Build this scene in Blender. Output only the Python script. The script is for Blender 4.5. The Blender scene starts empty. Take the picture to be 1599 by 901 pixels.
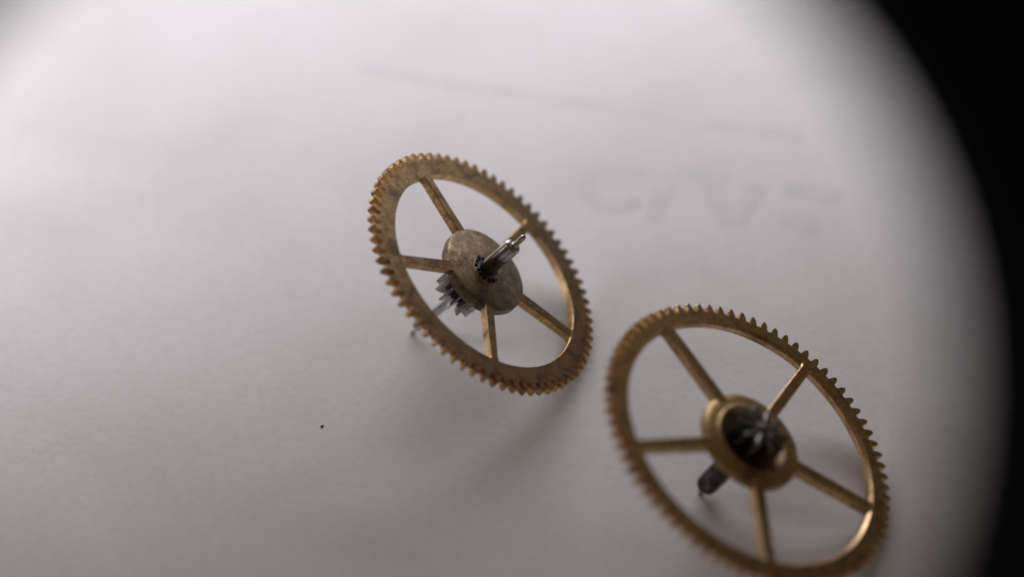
import bpy, bmesh, math, random
from mathutils import Vector, Matrix, noise as mnoise
random.seed(7)
sc = bpy.context.scene
COL = sc.collection
PI = math.pi
S = 0.55                      # one wheel radius; 1 unit = 1 cm
sc.unit_settings.scale_length = 0.01

# ---------------------------------------------------------------- camera
cam_d = bpy.data.cameras.new('camera'); cam = bpy.data.objects.new('camera', cam_d); COL.objects.link(cam)
CAM_H = 13.275*S
cam.location = (0, 0, CAM_H)
cam.rotation_euler = (math.radians(45), 0, 0)
F_PX = 3953.0
cam_d.sensor_width = 36; cam_d.lens = F_PX/1599*36
cam_d.clip_start = 0.01; cam_d.clip_end = 400
cam_d.dof.use_dof = True
cam_d.dof.focus_distance = 17.84*S
cam_d.dof.aperture_fstop = cam_d.lens*1e-3/(0.80*S)
sc.camera = cam
RC = Matrix.Rotation(math.radians(45), 3, 'X')
def c2w(v): return RC @ (Vector(v)*S) + Vector((0, 0, CAM_H))        # camera-space metres -> world

# ---------------------------------------------------------------- world + lamps
w = bpy.data.worlds.new('World'); sc.world = w; w.use_nodes = True
nt = w.node_tree; bg = nt.nodes['Background']
bg.inputs[0].default_value = (1.0, 0.71, 0.46, 1); bg.inputs[1].default_value = 0.075

def area(name, loc, target, sx, sy, power, col):
    d = bpy.data.lights.new(name, 'AREA'); d.shape = 'RECTANGLE'; d.size = sx; d.size_y = sy
    d.energy = power; d.color = col
    o = bpy.data.objects.new(name, d); COL.objects.link(o); o.location = loc
    o.rotation_euler = (Vector(target)-Vector(loc)).to_track_quat('-Z', 'Y').to_euler()
    return o
area('window_light', (-0.1, 11.5, 2.75), (-0.6, 9.6, 0), 6.2, 3.0, 224, (0.945, 0.94, 1.0))
area('lamp_light', (-4.2, 7.9, 2.1), (-2.5, 10.3, 0), 2.6, 2.0, 82, (0.97, 0.955, 1.0))

sc.view_settings.view_transform = 'Standard'; sc.view_settings.look = 'None'
sc.view_settings.exposure = 0; sc.view_settings.gamma = 1
sc.render.engine = 'CYCLES'
sc.cycles.use_denoising = True
sc.cycles.max_bounces = 8
sc.cycles.sample_clamp_indirect = 4

# ---------------------------------------------------------------- materials
def nodes(name):
    m = bpy.data.materials.new(name); m.use_nodes = True
    t = m.node_tree; b = t.nodes['Principled BSDF']
    return m, t, b
def N(t, typ, **kw):
    n = t.nodes.new(typ)
    for k, v in kw.items():
        if k in n.inputs: n.inputs[k].default_value = v
        else: setattr(n, k, v)
    return n
def coords(t, rnd=True):
    tc = N(t, 'ShaderNodeTexCoord')
    if not rnd: return tc.outputs['Object']
    oi = N(t, 'ShaderNodeObjectInfo'); mul = N(t, 'ShaderNodeMath', operation='MULTIPLY'); mul.inputs[1].default_value = 37.0
    t.links.new(oi.outputs['Random'], mul.inputs[0])
    ad = N(t, 'ShaderNodeVectorMath', operation='ADD')
    t.links.new(tc.outputs['Object'], ad.inputs[0]); t.links.new(mul.outputs[0], ad.inputs[1])
    return ad.outputs[0]
def ramp(t, src, stops):
    r = N(t, 'ShaderNodeValToRGB'); e = r.color_ramp.elements
    while len(e) < len(stops): e.new(0.5)
    for el, (p, c) in zip(e, stops): el.position = p; el.color = (*c, 1) if len(c) == 3 else c
    t.links.new(src, r.inputs[0]); return r.outputs[0]

def metal(name, light, mid, dark, rough=(0.34, 0.62), scale=9.0, stain=0.5, bump=0.25, grain=60, metallic=1.0, dist=0.6, rgh=0.65):
    m, t, b = nodes(name)
    co = coords(t)
    n1 = N(t, 'ShaderNodeTexNoise', Scale=scale, Detail=6.0, Roughness=rgh, Distortion=dist)
    n2 = N(t, 'ShaderNodeTexNoise', Scale=grain, Detail=4.0, Roughness=0.7)
    for n in (n1, n2): t.links.new(co, n.inputs['Vector'])
    c1 = ramp(t, n1.outputs['Fac'], [(0.34, dark), (0.34+0.28*stain, mid), (0.72, light)])
    c2 = ramp(t, n2.outputs['Fac'], [(0.36, (0.45, 0.42, 0.40)), (0.55, (1, 1, 1))])
    mx = N(t, 'ShaderNodeMix', data_type='RGBA', blend_type='MULTIPLY'); mx.inputs[0].default_value = 0.75
    t.links.new(c1, mx.inputs[6]); t.links.new(c2, mx.inputs[7])
    t.links.new(mx.outputs[2], b.inputs['Base Color'])
    rr = ramp(t, n1.outputs['Fac'], [(0.35, (rough[1],)*3), (0.7, (rough[0],)*3)])
    t.links.new(rr, b.inputs['Roughness'])
    b.inputs['Metallic'].default_value = metallic
    n3 = N(t, 'ShaderNodeTexNoise', Scale=grain*1.6, Detail=5.0, Roughness=0.75); t.links.new(co, n3.inputs['Vector'])
    bp = N(t, 'ShaderNodeBump', Strength=bump, Distance=0.004*S)
    t.links.new(n3.outputs['Fac'], bp.inputs['Height']); t.links.new(bp.outputs[0], b.inputs['Normal'])
    return m
M_edge1 = metal('lit_side_brass', (0.86, 0.60, 0.31), (0.62, 0.41, 0.20), (0.22, 0.14, 0.08), rough=(0.22, 0.42), metallic=0.94, scale=12, bump=0.6, grain=100)  # tooth and spoke sides: lit look put into a lighter brass
M_brass1 = metal('tarnished_shaded_brass', (0.44, 0.285, 0.145), (0.26, 0.17, 0.088), (0.11, 0.07, 0.04), rough=(0.19, 0.34), metallic=1.0, scale=16, bump=0.55, grain=110)  # mottled tarnish, darkened further for faces turned from the light
M_hub1 = metal('stained_brass', (0.50, 0.365, 0.22), (0.25, 0.18, 0.11), (0.07, 0.05, 0.034), rough=(0.20, 0.42), scale=17, stain=0.80, bump=0.7, metallic=0.97, grain=150, dist=0.0, rgh=0.82)
M_edge2 = metal('lit_side_brass_two', (0.90, 0.64, 0.38), (0.72, 0.49, 0.27), (0.34, 0.22, 0.12), rough=(0.22, 0.40), scale=8, metallic=0.95, bump=0.4, grain=80)  # second wheel's sides: brass colour brightened as if catching light
M_brass2 = metal('olive_brass', (0.56, 0.395, 0.19), (0.42, 0.29, 0.135), (0.22, 0.15, 0.07), rough=(0.22, 0.42), scale=8, metallic=0.94, bump=0.35, grain=80)
M_steel = metal('worn_steel', (0.68, 0.65, 0.64), (0.60, 0.57, 0.555), (0.42, 0.385, 0.365), rough=(0.15, 0.26), scale=5, bump=0.15, grain=40)
M_dark = metal('dark_steel', (0.42, 0.41, 0.42), (0.24, 0.23, 0.235), (0.08, 0.075, 0.075), rough=(0.20, 0.38), scale=16, bump=0.4, grain=50, metallic=0.8)
M_arbor = metal('browned_steel', (0.26, 0.22, 0.22), (0.06, 0.045, 0.042), (0.02, 0.015, 0.015), rough=(0.10, 0.24), scale=12, bump=0.4, grain=40)
M_leaf = metal('grey_steel', (0.60, 0.575, 0.57), (0.50, 0.475, 0.465), (0.20, 0.18, 0.175), rough=(0.16, 0.28), scale=6, bump=0.15, grain=40)
M_blackened_shade = metal('blackened_shade_steel', (0.13, 0.13, 0.14), (0.05, 0.05, 0.055), (0.02, 0.02, 0.02), rough=(0.3, 0.5), scale=30, bump=0.5, metallic=0.8)  # blackened rivet metal, also the shade tone between pinion leaves

def paper_mat():
    m, t, b = nodes('white_paper')
    co = N(t, 'ShaderNodeTexCoord').outputs['Object']
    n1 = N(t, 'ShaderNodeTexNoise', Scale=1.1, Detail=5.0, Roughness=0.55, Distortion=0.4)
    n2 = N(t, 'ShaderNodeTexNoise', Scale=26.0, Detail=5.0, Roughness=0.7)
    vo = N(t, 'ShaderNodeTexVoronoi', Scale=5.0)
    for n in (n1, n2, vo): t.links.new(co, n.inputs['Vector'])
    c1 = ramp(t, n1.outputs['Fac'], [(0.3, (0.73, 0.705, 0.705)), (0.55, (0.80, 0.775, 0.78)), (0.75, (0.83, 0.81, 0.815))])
    c2 = ramp(t, n2.outputs['Fac'], [(0.30, (0.93, 0.92, 0.91)), (0.55, (1, 1, 1))])
    c3 = ramp(t, vo.outputs['Distance'], [(0.014, (0.62, 0.58, 0.55)), (0.032, (1, 1, 1))])
    a = N(t, 'ShaderNodeMix', data_type='RGBA', blend_type='MULTIPLY'); a.inputs[0].default_value = 1
    t.links.new(c1, a.inputs[6]); t.links.new(c2, a.inputs[7])
    a2 = N(t, 'ShaderNodeMix', data_type='RGBA', blend_type='MULTIPLY'); a2.inputs[0].default_value = 0.35
    t.links.new(a.outputs[2], a2.inputs[6]); t.links.new(c3, a2.inputs[7])
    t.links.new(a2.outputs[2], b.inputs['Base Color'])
    b.inputs['Roughness'].default_value = 0.85; b.inputs['Specular IOR Level'].default_value = 0.25
    bp = N(t, 'ShaderNodeBump', Strength=0.16, Distance=0.01)
    t.links.new(n2.outputs['Fac'], bp.inputs['Height']); t.links.new(bp.outputs[0], b.inputs['Normal'])
    return m
M_paper = paper_mat()
def plain(name, col, rough=0.7, spec=0.3):
    m, t, b = nodes(name)
    n = N(t, 'ShaderNodeTexNoise', Scale=8.0, Detail=3.0); t.links.new(N(t, 'ShaderNodeTexCoord').outputs['Object'], n.inputs['Vector'])
    c = ramp(t, n.outputs['Fac'], [(0.3, tuple(x*0.9 for x in col)), (0.7, col)])
    t.links.new(c, b.inputs['Base Color']); b.inputs['Roughness'].default_value = rough; b.inputs['Specular IOR Level'].default_value = spec
    return m
M_print = plain('pale_ink', (0.762, 0.738, 0.742), 0.9)
M_print2 = plain('paler_ink', (0.768, 0.744, 0.748), 0.9)
M_crease = plain('crease_shade', (0.778, 0.753, 0.758), 0.9)  # shade tone of the paper crease
M_black = plain('matt_black_plastic', (0.010, 0.0095, 0.009), 0.9, 0.05)
M_speck = plain('dark_fibre', (0.085, 0.065, 0.058), 0.8)

# ---------------------------------------------------------------- helpers
def link(name, mesh, mat, parent=None, smooth=None):
    if mat is not None and not mesh.materials: mesh.materials.append(mat)
    o = bpy.data.objects.new(name, mesh); COL.objects.link(o)
    if parent: o.parent = parent
    return o
def to_mesh(name, bm, smooth_angle=None):
    bmesh.ops.recalc_face_normals(bm, faces=bm.faces)
    me = bpy.data.meshes.new(name); bm.to_mesh(me); bm.free()
    if smooth_angle is not None:
        for p in me.polygons: p.use_smooth = True
        me.set_sharp_from_angle(angle=math.radians(smooth_angle))
    return me
def prism(name, pts, z0, z1, ch=0.0, smooth=None, jit=0.0):
    """extruded outline with chamfered front and back edges; pts counter-clockwise, in wheel radii"""
    bm = bmesh.new(); n = len(pts)
    def inset(d):
        out = []
        for i in range(n):
            p0, p1, p2 = Vector(pts[i-1]), Vector(pts[i]), Vector(pts[(i+1) % n])
            e1 = (p1-p0).normalized(); e2 = (p2-p1).normalized()
            n1 = Vector((-e1.y, e1.x)); n2 = Vector((-e2.y, e2.x)); b = (n1+n2)
            b = b/max(b.dot(n1), 0.5) if b.length > 1e-6 else n1
            out.append(p1+b*d)
        return out
    layers = [(z0, ch), (z0+ch, 0), (z1-ch, 0), (z1, ch)] if ch else [(z0, 0), (z1, 0)]
    rings = []
    for z, d in layers:
        q = inset(d) if d else [Vector(p) for p in pts]
        rings.append([bm.verts.new((p.x*S, p.y*S, z*S)) for p in q])
    for a, b in zip(rings, rings[1:]):
        for i in range(n): bm.faces.new((a[i], a[(i+1) % n], b[(i+1) % n], b[i]))
    bm.faces.new(list(reversed(rings[0]))); bm.faces.new(rings[-1])
    return to_mesh(name, bm, smooth)
def lathe(name, prof, seg=48, smooth=35, closed=False):
    """prof: (radius, z) in wheel radii from one end to the other; capped where radius is zero"""
    bm = bmesh.new(); rings = []
    for r, z in prof:
        if r < 1e-6: rings.append([bm.verts.new((0, 0, z*S))])
        else: rings.append([bm.verts.new((r*S*math.cos(2*PI*i/seg), r*S*math.sin(2*PI*i/seg), z*S)) for i in range(seg)])
    pairs = list(zip(rings, rings[1:])) + ([(rings[-1], rings[0])] if closed else [])
    for a, b in pairs:
        for i in range(seg):
            j = (i+1) % seg
            if len(a) == 1 and len(b) == 1: continue
            if len(a) == 1: bm.faces.new((a[0], b[j], b[i]))
            elif len(b) == 1: bm.faces.new((a[i], a[j], b[0]))
            else: bm.faces.new((a[i], a[j], b[j], b[i]))
    return to_mesh(name, bm, smooth)
def pol(r, deg): a = math.radians(deg); return (r*math.cos(a), r*math.sin(a))

def rim_mesh(name, nt_, tip_deg, ri, rr, t, half, ch_in, outer_wave=0.0):
    """annulus; outer outline follows the tooth gaps, shallow curve between teeth; inner edge chamfered"""
    bm = bmesh.new(); pitch = 360/nt_
    offs = [-half, half, pitch/2]                 # tooth base start, end, gap middle
    ang = []; rad = []
    for k in range(nt_):
        c = tip_deg+k*pitch
        for o_, r_ in ((-half, rr), (half, rr), (pitch/2, rr-outer_wave)):
            ang.append(c+o_); rad.append(r_)
    n = len(ang); L = []
    def ring(rads, z): return [bm.verts.new((*(Vector(pol(r, a))*S), z*S)) for r, a in zip(rads, ang)]
    inn = [ri]*n; ic = [ri+ch_in]*n
    seq = [ring(ic, 0), ring(rad, 0), ring(rad, -t), ring(ic, -t), ring(inn, -t+ch_in), ring(inn, -ch_in)]
    for k in range(len(seq)):
        a, b = seq[k], seq[(k+1) % len(seq)]
        for i in range(n):
            j = (i+1) % n; bm.faces.new((a[i], a[j], b[j], b[i]))
    return to_mesh(name, bm, 40)

def tooth_mesh(name, rr, half, t, kind, seedv):
    """one tooth pointing along +X, its foot on the rim at radius rr"""
    rnd = random.Random(seedv)
    j = lambda s: rnd.uniform(-s, s)
    b = Vector(pol(rr, half)); y = b.y; x = b.x
    if kind == 'pointed':   prof = [(0, 1.0), (0.42, 0.97), (0.68, 0.82), (0.87, 0.54), (0.965, 0.27)]
    else:                   prof = [(0, 1.0), (0.40, 0.96), (0.66, 0.78), (0.86, 0.50), (0.97, 0.20)]
    h = 1.0-x
    right = [(x+h*a+(j(0.0015) if a else 0), -y*wd+(j(0.001) if a else 0)) for a, wd in prof]
    left = [(x+h*a+(j(0.0015) if a else 0), y*wd+(j(0.001) if a else 0)) for a, wd in reversed(prof)]
    pts = right+[(1.0+j(0.002), j(0.001))]+left
    bm = bmesh.new(); n = len(pts); ch = 0.006
    def lay(z, ins):
        out = []
        for i, p in enumerate(pts):
            if i in (0, n-1): q = p
            else: q = (p[0]-ins*0.9, p[1]*(1-ins/0.022*0.35) if abs(p[1]) > 1e-5 else p[1])
            out.append(bm.verts.new((q[0]*S, q[1]*S, z*S)))
        return out
    R = [lay(-t, ch), lay(-t+ch, 0), lay(-ch, 0), lay(0, ch)]
    for a, c in zip(R, R[1:]):
        for i in range(n-1): bm.faces.new((a[i], a[i+1], c[i+1], c[i]))
    bm.faces.new(list(reversed(R[0]))); bm.faces.new(R[-1])
    return to_mesh(name, bm, 28)

def spoke_pts(deg, r0, r1, w0, w1, fil=0.035):
    """outline of one arm with small flared fillets where it meets the rim"""
    L = [(r0, -w0), (r0+0.03, -w0*0.97), ((r0+r1)/2, -(w0+w1)/2), (r1-fil, -w1), (r1-fil*0.35, -w1-fil*0.22), (r1, -w1-fil*0.62)]
    pts = L+[(math.sqrt(r1*r1)+0.0035, 0)]+[(x, -y) for x, y in reversed(L)]
    a = math.radians(deg); c, s = math.cos(a), math.sin(a)
    return [(x*c-y*s, x*s+y*c) for x, y in pts]

def leaf_mesh(name, r0, r1, half, z0, z1, ch=0.012):
    prof = [(r0, -half*0.62), (r0+(r1-r0)*0.5, -half*0.95), (r0+(r1-r0)*0.82, -half*0.7), (r1, -half*0.18),
            (r1, half*0.18), (r0+(r1-r0)*0.82, half*0.7), (r0+(r1-r0)*0.5, half*0.95), (r0, half*0.62)]
    return prism(name, prof, z0, z1, ch, 30)

def rotz_copy(base, name, mesh, parent, deg):
    o = base.copy() if base else bpy.data.objects.new(name, mesh)
    if not base: pass
    COL.objects.link(o); o.parent = parent; o.rotation_euler = (0, 0, math.radians(deg)); return o

# ---------------------------------------------------------------- placing a wheel on the paper
def wheel_frame(C, a, R, L, t):
    """pose (from the photo) nudged so that the arbor tip and the rim both touch the paper"""
    C = Vector(C); a = Vector(a).normalized(); n = Vector((0, math.sin(PI/4), math.cos(PI/4)))
    al = math.atan((L-t*R)/R)
    perp = (a-n*a.dot(n)).normalized()
    a2 = n*math.cos(al)+perp*math.sin(al)
    P = C-a*L
    C2 = P+a2*L
    Cw = c2w(C2); aw = (RC @ a2).normalized()
    Pw = Cw-aw*L*S; Cw.z -= Pw.z                    # tip exactly on z = 0
    u = Vector((0, 1, 0)).cross(a2).normalized(); v = a2.cross(u)
    uw = RC @ u; vw = RC @ v
    M = Matrix((uw, vw, aw)).transposed().to_4x4()
    M.translation = Cw
    return M

def two_tone(me, face_mat, edge_mat):  # dim faces, bright sides: how light falls is put into the colours
    me.materials.append(face_mat); me.materials.append(edge_mat)
    for p in me.polygons: p.material_index = 0 if abs(p.normal.z) > 0.93 else 1
    return me
def make_wheel(label, M, scale, brass, edge, nt_, tip_deg, spoke_deg, ri, rh, rr, t, kind, ch_in, w0, w1, half_frac, r_in):
    root = bpy.data.objects.new('gear_wheel', None); COL.objects.link(root)
    root.empty_display_size = 0.2
    root.matrix_world = M @ Matrix.Scale(scale, 4)
    root['label'] = label; root['category'] = 'gear'; root['group'] = 'brass gears from a watch'
    half = 360/nt_*half_frac
    rim = link('rim', two_tone(rim_mesh('rim', nt_, tip_deg, ri, rr, t, half, ch_in, 0.004), brass, edge), None, root)
    ms = [tooth_mesh('tooth', rr, half, t, kind, 10+i) for i in range(8)]
    for m in ms: two_tone(m, brass, edge)
    rn = random.Random(nt_)
    for k in range(nt_):
        o = bpy.data.objects.new('tooth', rn.choice(ms)); COL.objects.link(o); o.parent = rim
        o.rotation_euler = (0, 0, math.radians(tip_deg+k*360/nt_))
    for i in range(5):
        link('spoke', two_tone(prism('spoke', spoke_pts(spoke_deg-i*72, r_in, ri+ch_in+0.006, w0, w1), -t+0.0035, -0.0006, 0.006), brass, edge), None, root)
    return root

# ======================================================================= paper
bm = bmesh.new()
nx_, ny_ = 90, 90
X0, X1, Y0, Y1 = -16.0, 16.0, -6.0, 26.0
grid = {}
for i in range(nx_+1):
    for j in range(ny_+1):
        x = X0+(X1-X0)*i/nx_; y = Y0+(Y1-Y0)*j/ny_
        # gentle undulation well away from the wheels
        far = max(0.0, math.hypot(x-0.4, y-7.2)-3.0)/8
        z = min(1, far)*0.12*mnoise.noise(Vector((x*0.2, y*0.2, 3)))
        grid[i, j] = bm.verts.new((x, y, z))
for i in range(nx_):
    for j in range(ny_): bm.faces.new((grid[i, j], grid[i+1, j], grid[i+1, j+1], grid[i, j+1]))
me = to_mesh('paper_surface', bm, 60)
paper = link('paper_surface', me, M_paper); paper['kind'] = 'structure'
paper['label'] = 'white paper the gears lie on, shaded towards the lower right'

def ground_at(px, py):
    """point on the paper seen at photo pixel (px, py)"""
    d = RC @ Vector(((px-799.5)/F_PX, (450.5-py)/F_PX, -1))
    k = -CAM_H/d.z
    return Vector((d.x*k, d.y*k, 0))

# faint print and a crease on the paper (out of focus, far side)
def stroke_mesh(strokes, wdt, z):
    bm = bmesh.new()
    for st in strokes:
        P = [ground_at(*p) for p in st]; prev = None
        for i, p in enumerate(P):
            d = (P[min(i+1, len(P)-1)]-P[max(i-1, 0)]).normalized(); nrm = Vector((-d.y, d.x, 0))*wdt/2
            a = bm.verts.new(p+nrm+Vector((0, 0, z))); b = bm.verts.new(p-nrm+Vector((0, 0, z)))
            if prev: bm.faces.new((prev[0], a, b, prev[1]))
            prev = (a, b)
        z += 0.0002
    return to_mesh('print', bm)
ring_ = [(962+48*math.cos(a), 291+33*math.sin(a)) for a in [math.radians(d) for d in range(40, 331, 15)]]
link('printed_letter', stroke_mesh([ring_], 0.075, 0.0008), M_print2, paper)
link('printed_letter', stroke_mesh([[(1020, 345), (1034, 300), (1052, 268)], [(1056, 268), (1100, 274), (1134, 284)]], 0.08, 0.0008), M_print, paper)
link('printed_letter', stroke_mesh([[(1112, 290), (1128, 325), (1142, 350)], [(1144, 348), (1166, 316), (1184, 288)]], 0.09, 0.0008), M_print, paper)
link('printed_letter', stroke_mesh([[(1222, 294), (1262, 297), (1310, 306)], [(1228, 335), (1245, 348), (1280, 352)]], 0.09, 0.0008), M_print2, paper)
link('crease_line', stroke_mesh([[(560, 105), (700, 130), (900, 158), (1080, 190), (1250, 212)]], 0.06, 0.0008), M_crease, paper)  # crease in the sheet, its faint shade drawn as a flat coloured strip

# dark speck left of the gears
bm = bmesh.new()
c0 = ground_at(503, 666)
bmesh.ops.create_icosphere(bm, subdivisions=2, radius=1)
for v in bm.verts:
    k = 1+0.35*mnoise.noise(v.co*1.7)
    v.co = Vector((v.co.x*0.0080*k, v.co.y*0.0036*k, v.co.z*0.0035*k))
sp = link('dust_speck', to_mesh('dust_speck', bm, 60), M_speck)
sp.location = c0+Vector((0, 0, 0.0034)); sp.rotation_euler = (0, 0, math.radians(42))
sp['label'] = 'tiny dark speck of dust lying on the white paper left of the gears'; sp['category'] = 'dust'

# ======================================================================= wheel one (steel arbor towards the viewer)
T1, L1 = 0.069, 0.8794
M1 = wheel_frame((-0.180, 0.135, -17.9445), (0.6321, 0.5250, 0.5699), 1.0, L1, T1)
W1 = make_wheel('brown tarnished brass gear with a bright steel shaft end rising from its stained solid hub',
                M1, 1.004, M_brass1, M_edge1, 70, 35.4, 102.0, 0.800, 0.351, 0.930, T1, 'pointed', 0.004, 0.041, 0.034, 0.31, 0.310)
# hub: face disc plus thicker boss behind
hub = link('hub', lathe('hub', [(0, 0.0022), (0.326, 0.0022), (0.340, -0.005), (0.342, -0.058), (0.334, -0.064), (0.325, -0.066), (0.325, -0.092), (0.312, -0.098), (0, -0.098)], 72), M_hub1, W1)
# ragged blackened rivet ring round the arbor
rv = link('rivet_ring', lathe('rivet_ring', [(0, 0.003), (0.084, 0.004), (0.092, 0.000), (0.092, -0.01), (0, -0.01)], 40), M_blackened_shade, W1)
rn = random.Random(3)
for k in range(14):
    r = 0.108+rn.uniform(-0.014, 0.008); a = k*360/14+rn.uniform(-4, 4)
    pts = [pol(0.082, a-7), pol(r-0.008, a-7.5), pol(r, a-3), pol(r+0.002, a+3), pol(r-0.008, a+7), pol(0.082, a+7)]
    link('rivet_tooth', prism('rivet_tooth', pts, -0.004, 0.008+rn.uniform(0, 0.009), 0.003), M_blackened_shade, rv)
arbor = link('arbor', lathe('arbor', [(0, 0.318), (0.030, 0.318), (0.048, 0.315), (0.0605, 0.300), (0.0615, 0.24), (0.0615, 0.02), (0.058, 0.0), (0.055, -0.10),
    (0.060, -0.34), (0.052, -0.352), (0.036, -0.362), (0.034, -0.60), (0.033, -0.79), (0.028, -0.80), (0, -0.80)], 40), M_steel, W1)
link('pivot', lathe('pivot', [(0, 0.428), (0.013, 0.428), (0.0205, 0.420), (0.0215, 0.34), (0.026, 0.316), (0, 0.312)], 28), M_steel, arbor)
link('pivot', lathe('pivot', [(0, -0.79), (0.020, -0.79), (0.0165, -0.80), (0.0155, -L1+0.012), (0.008, -L1+0.002), (0, -L1)], 28), M_steel, arbor)
pin = link('pinion', lathe('pinion', [(0, -0.088), (0.078, -0.088), (0.078, -0.335), (0.07, -0.345), (0, -0.345)], 48), M_blackened_shade, W1)  # core near black: shade between the leaves put into its colour
lm = leaf_mesh('leaf', 0.070, 0.174, 0.0155, -0.372, -0.090, 0.004); lm.materials.append(M_leaf)
for k in range(12):
    o = bpy.data.objects.new('leaf', lm); COL.objects.link(o); o.parent = pin; o.rotation_euler = (0, 0, math.radians(k*30+8))

# ======================================================================= wheel two (pinion towards the viewer)
R2 = 1.112; T2 = 0.074; L2 = 0.6903
M2 = wheel_frame((1.612, -1.010, -16.9115), (0.48, 0.572, 0.6651), R2, L2, T2)
W2 = make_wheel('olive yellow brass gear at lower right with a dark toothed pinion in its recessed hub',
                M2, R2, M_brass2, M_edge2, 75, 34.4, 107.8, 0.850, 0.333, 0.935, T2, 'round', 0.018, 0.040, 0.034, 0.31, 0.262)
hub = link('hub', lathe('hub', [(0.204, -0.018), (0.214, -0.010), (0.224, 0.002), (0.230, 0.010), (0.239, 0.010), (0.248, 0.004), (0.258, 0.0022), (0.296, -0.002), (0.320, -0.0075), (0.333, -0.014), (0.335, -0.055), (0.325, -0.066), (0.300, -0.085), (0, -0.088)], 80), M_brass2, W2)
link('recess', lathe('recess', [(0.2045, -0.016), (0.200, -0.019), (0.16, -0.020), (0, -0.020)], 64), M_hub1, hub)
l2 = L2/R2
arb = link('arbor', lathe('arbor', [(0, 0.10), (0.05, 0.10), (0.055, -0.02), (0.062, -0.09), (0.069, -0.12), (0.071, -0.30), (0.071, -0.50), (0.066, -0.535), (0.052, -0.555), (0.030, -0.565), (0, -0.565)], 44), M_arbor, W2)
link('pivot', lathe('pivot', [(0, -0.555), (0.026, -0.556), (0.018, -0.575), (0.0165, -l2+0.012), (0.008, -l2+0.002), (0, -l2)], 28), M_steel, arb)
pin = link('pinion', lathe('pinion', [(0, 0.160), (0.018, 0.160), (0.024, 0.150), (0.030, 0.126), (0.055, 0.122), (0.062, 0.112), (0.062, -0.03), (0, -0.03)], 48), M_dark, W2)
lm = leaf_mesh('leaf', 0.055, 0.172, 0.021, -0.034, 0.128, 0.006); lm.materials.append(M_dark)
for k in range(10):
    o = bpy.data.objects.new('leaf', lm); COL.objects.link(o); o.parent = pin; o.rotation_euler = (0, 0, math.radians(k*36+12))

# ======================================================================= loupe barrel the photo was taken through
ZR = 8.18
LP = [(1.97, 0.0), (2.00, -0.05), (2.10, -0.06), (2.18, 0.0), (2.20, 0.15), (2.20, 1.1), (2.32, 1.2), (2.34, 2.6), (2.46, 2.75), (2.48, 4.6),
    (2.42, 4.7), (2.30, 4.7), (2.27, 4.6), (2.25, 2.8), (2.12, 2.6), (2.10, 1.3), (2.00, 1.15), (1.98, 0.2)]
loupe = link('loupe_barrel', lathe('loupe_barrel', [(x*ZR/9.06, z*ZR/9.06) for x, z in LP], 128, 35, closed=True), M_black)
Cc = c2w(((625-799.5)/F_PX*ZR, (450.5-605)/F_PX*ZR, -ZR))
ML = RC.to_4x4(); ML.translation = Cc
loupe.matrix_world = ML
loupe['label'] = 'matt black round barrel of an eye loupe, blurred dark curve along the right edge'; loupe['category'] = 'loupe'
